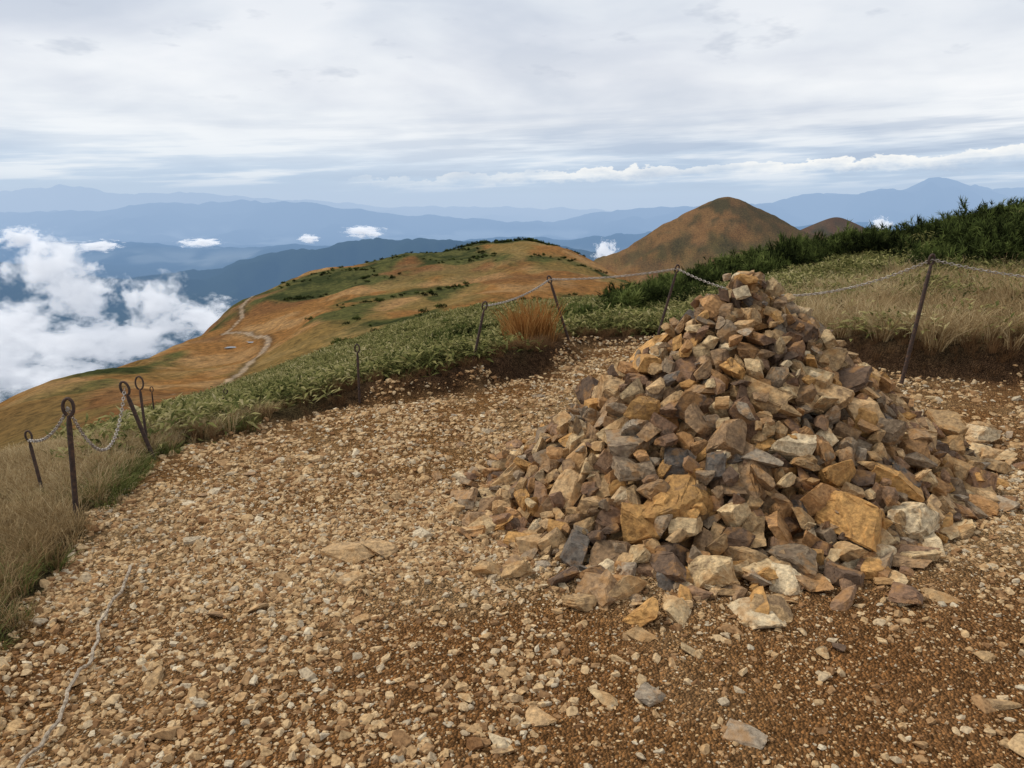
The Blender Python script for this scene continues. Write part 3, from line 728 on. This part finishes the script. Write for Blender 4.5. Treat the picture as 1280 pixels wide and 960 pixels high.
dens=mth(nt,'MULTIPLY',f,.034)
vs=N(nt,'ShaderNodeVolumeScatter',ins={'Color':(.95,.96,.98,1),'Anisotropy':0.2}); L(dens,vs.inputs['Density'])
ve=N(nt,'ShaderNodeEmission',ins={'Color':(.82,.88,1,1)}); L(mth(nt,'MULTIPLY',dens,.36),ve.inputs['Strength'])  # added glow stands in for light scattered repeatedly inside the cloud
av=N(nt,'ShaderNodeAddShader'); L(vs.outputs[0],av.inputs[0]); L(ve.outputs[0],av.inputs[1]); L(av.outputs[0],out.inputs['Volume'])
try: vm.cycles.volume_step_rate=2.5; vm.cycles.emission_sampling='NONE'
except Exception as e: print(e)
cl=link(bpy.data.objects.new('valley_cloud',None))
blobs=[(-.595,2500,-.085,(150,150,130)),(-.56,2600,-.118,(150,150,110)),(-.66,2500,-.165,(260,200,130)),(-.57,2450,-.185,(210,200,100)),(-.465,2600,-.13,(130,130,125)),(-.41,2600,-.15,(150,150,85)),(-.50,2500,-.18,(180,180,90)),(-.69,2350,-.22,(240,200,120)),(-.60,2350,-.235,(180,200,90)),
 (-.63,6500,-.045,(160,300,110)),(-.40,7400,-.052,(220,300,50)),(-.26,8000,-.047,(120,200,55)),(-.19,8200,-.038,(240,250,75)),(.12,8000,-.064,(140,200,150)),(.47,9000,-.03,(120,200,110)),(-.53,7000,-.056,(200,300,60))]
for i,(t,d,e,s) in enumerate(blobs):
    bm=bmesh.new(); bmesh.ops.create_icosphere(bm,subdivisions=2,radius=1.2); me=bpy.data.meshes.new('puff'); bm.to_mesh(me); bm.free(); me.materials.append(vm)
    o=bpy.data.objects.new('puff_%02d'%i,me); link(o); o.parent=cl; o.location=(t*d,d,1.6+e*d); o.scale=s

# ------------------------------------------------------------ sky
SUN_EL, SUN_AZ = math.radians(48), math.radians(-70)   # azimuth measured from +Y towards +X
w=bpy.data.worlds.new('sky'); scene.world=w; w.use_nodes=True; nt=w.node_tree; nt.nodes.clear(); L=nt.links.new
out=N(nt,'ShaderNodeOutputWorld'); bg=N(nt,'ShaderNodeBackground',ins={'Strength':.1}); L(bg.outputs[0],out.inputs[0])
sky=N(nt,'ShaderNodeTexSky',sky_type='NISHITA',sun_disc=False,sun_elevation=SUN_EL,sun_rotation=SUN_AZ,altitude=1900)
tc=N(nt,'ShaderNodeTexCoord'); d=tc.outputs['Generated']; sp=N(nt,'ShaderNodeSeparateXYZ'); L(d,sp.inputs[0])
zz=mth(nt,'MAXIMUM',sp.outputs[2],0.0)
def vec(x,y,z):
    c=N(nt,'ShaderNodeCombineXYZ')
    for s,v in zip(c.inputs,(x,y,z)):
        if isinstance(v,bpy.types.NodeSocket): L(v,s)
        else: s.default_value=v
    return c.outputs[0]
def scl(v,s):
    m=N(nt,'ShaderNodeVectorMath',operation='MULTIPLY'); L(v,m.inputs[0]); m.inputs[1].default_value=s; return m.outputs[0]
wv=N(nt,'ShaderNodeTexNoise',ins={'Scale':3.0,'Detail':1.0}); L(scl(d,(1,1,2.5)),wv.inputs['Vector'])
wadd=N(nt,'ShaderNodeVectorMath',operation='MULTIPLY_ADD'); L(wv.outputs['Color'],wadd.inputs[0]); wadd.inputs[1].default_value=(.35,.35,.9); L(scl(d,(1.6,1.6,6.5)),wadd.inputs[2])
big=noise(nt,wadd.outputs[0],1.7,4,.5)
den=mth(nt,'ADD',zz,.22)
pv=vec(mth(nt,'DIVIDE',sp.outputs[0],den),mth(nt,'DIVIDE',sp.outputs[1],den),3.3)
deck=noise(nt,pv,1.6,5,.58)
mixn=mth(nt,'ADD',mth(nt,'MULTIPLY',big,.68),mth(nt,'MULTIPLY',deck,.32))
cl1=ramp(nt,[(.38,(.44,.51,.63)),(.45,(.60,.65,.74)),(.52,(.77,.81,.86)),(.60,(.95,.96,.97))]); L(mixn,cl1.inputs[0])
prof=ramp(nt,[(0,(.47,.59,.76)),(.03,(.49,.61,.77)),(.055,(.60,.70,.83)),(.085,(.86,.89,.93)),(.14,(.98,.98,.99)),(.22,(.70,.75,.83)),(1,(.74,.78,.84))]); 
zdist=mth(nt,'ADD',zz,mth(nt,'MULTIPLY',mth(nt,'SUBTRACT',big,.5),.07)); L(zdist,prof.inputs[0])
base=mixc(nt,cl1.outputs[0],prof.outputs[0],.45)
lowm=ramp(nt,[(.03,(1,1,1)),(.10,(0,0,0))]); L(zz,lowm.inputs[0])
base=mixc(nt,base,prof.outputs[0],lowm.outputs[0])
fr=noise(nt,scl(d,(7,7,22)),1.3,4,.6); frr=ramp(nt,[(.60,(0,0,0)),(.70,(1,1,1))]); L(fr,frr.inputs[0])
hm=ramp(nt,[(.10,(0,0,0)),(.14,(1,1,1)),(.22,(1,1,1)),(.3,(0,0,0))]); L(zz,hm.inputs[0])
base=mixc(nt,base,(.52,.57,.66),mth(nt,'MULTIPLY',mth(nt,'MULTIPLY',frr.outputs[0],hm.outputs[0]),.5))
tilt=mth(nt,'SUBTRACT',sp.outputs[2],mth(nt,'MULTIPLY',sp.outputs[0],.04))
sv=vec(mth(nt,'MULTIPLY',sp.outputs[0],3.0),mth(nt,'MULTIPLY',sp.outputs[1],.6),mth(nt,'MULTIPLY',tilt,38))
stn=noise(nt,sv,1.5,4,.6)
sr=ramp(nt,[(.46,(0,0,0)),(.60,(1,1,1))]); L(stn,sr.inputs[0])
smask=ramp(nt,[(.008,(0,0,0)),(.03,(1,1,1)),(.07,(1,1,1)),(.12,(0,0,0))]); L(zz,smask.inputs[0])
rightw=ramp(nt,[(.3,(.35,.35,.35)),(.75,(1,1,1))]); L(mth(nt,'ADD',mth(nt,'MULTIPLY',sp.outputs[0],.6),.5),rightw.inputs[0])
base=mixc(nt,base,(.40,.49,.64),mth(nt,'MULTIPLY',mth(nt,'MULTIPLY',mth(nt,'MULTIPLY',sr.outputs[0],smask.outputs[0]),rightw.outputs[0]),.7))
sr2=ramp(nt,[(.36,(1,1,1)),(.47,(0,0,0))]); L(stn,sr2.inputs[0])
base=mixc(nt,base,(.92,.94,.96),mth(nt,'MULTIPLY',mth(nt,'MULTIPLY',sr2.outputs[0],smask.outputs[0]),.6))
cn=noise(nt,scl(d,(13,13,30)),1.6,4,.65)
brk=ramp(nt,[(.38,(.25,.25,.25)),(.54,(1,1,1))]); L(noise(nt,scl(d,(5,5,9)),1.5,2,.55),brk.inputs[0])
lvl=mth(nt,'ADD',mth(nt,'ADD',.034,mth(nt,'MULTIPLY',sp.outputs[0],.038)),mth(nt,'MULTIPLY',mth(nt,'SUBTRACT',cn,.5),.036))
dz=mth(nt,'SUBTRACT',lvl,sp.outputs[2])
bk=ramp(nt,[(.0,(0,0,0)),(.08,(1,1,1)),(.35,(.75,.75,.75)),(.95,(0,0,0))]); L(mth(nt,'MULTIPLY',dz,60),bk.inputs[0])
xm=ramp(nt,[(.36,(0,0,0)),(.52,(.8,.8,.8)),(.85,(1,1,1))]); L(mth(nt,'ADD',mth(nt,'MULTIPLY',sp.outputs[0],.6),.5),xm.inputs[0])
base=mixc(nt,base,(.99,.98,.95),mth(nt,'MULTIPLY',mth(nt,'MULTIPLY',bk.outputs[0],xm.outputs[0]),brk.outputs[0]))
cs=N(nt,'ShaderNodeVectorMath',operation='SCALE',ins={3:10.3}); L(base,cs.inputs[0])
fin=mixc(nt,cs.outputs[0],sky.outputs[0],.06); L(fin,bg.inputs[0])
try: w.cycles.sampling_method='MANUAL'; w.cycles.sample_map_resolution=512
except Exception as e: print(e)

sl=bpy.data.lights.new('sun','SUN'); sl.energy=2.2; sl.angle=math.radians(14); sl.color=(1,.93,.82)
so=link(bpy.data.objects.new('sun',sl)); sdv=Vector((math.sin(SUN_AZ)*math.cos(SUN_EL),math.cos(SUN_AZ)*math.cos(SUN_EL),math.sin(SUN_EL)))
so.rotation_euler=sdv.to_track_quat('Z','Y').to_euler(); so.location=(0,0,30)

cam=bpy.data.cameras.new('camera'); cam.lens=27; cam.sensor_width=36; cam.clip_start=.05; cam.clip_end=200000
c=link(bpy.data.objects.new('camera',cam)); c.location=(0,0,1.6); c.rotation_euler=(math.radians(90-13.4),0,0)
scene.camera=c
print('T all', time.time()-T0)
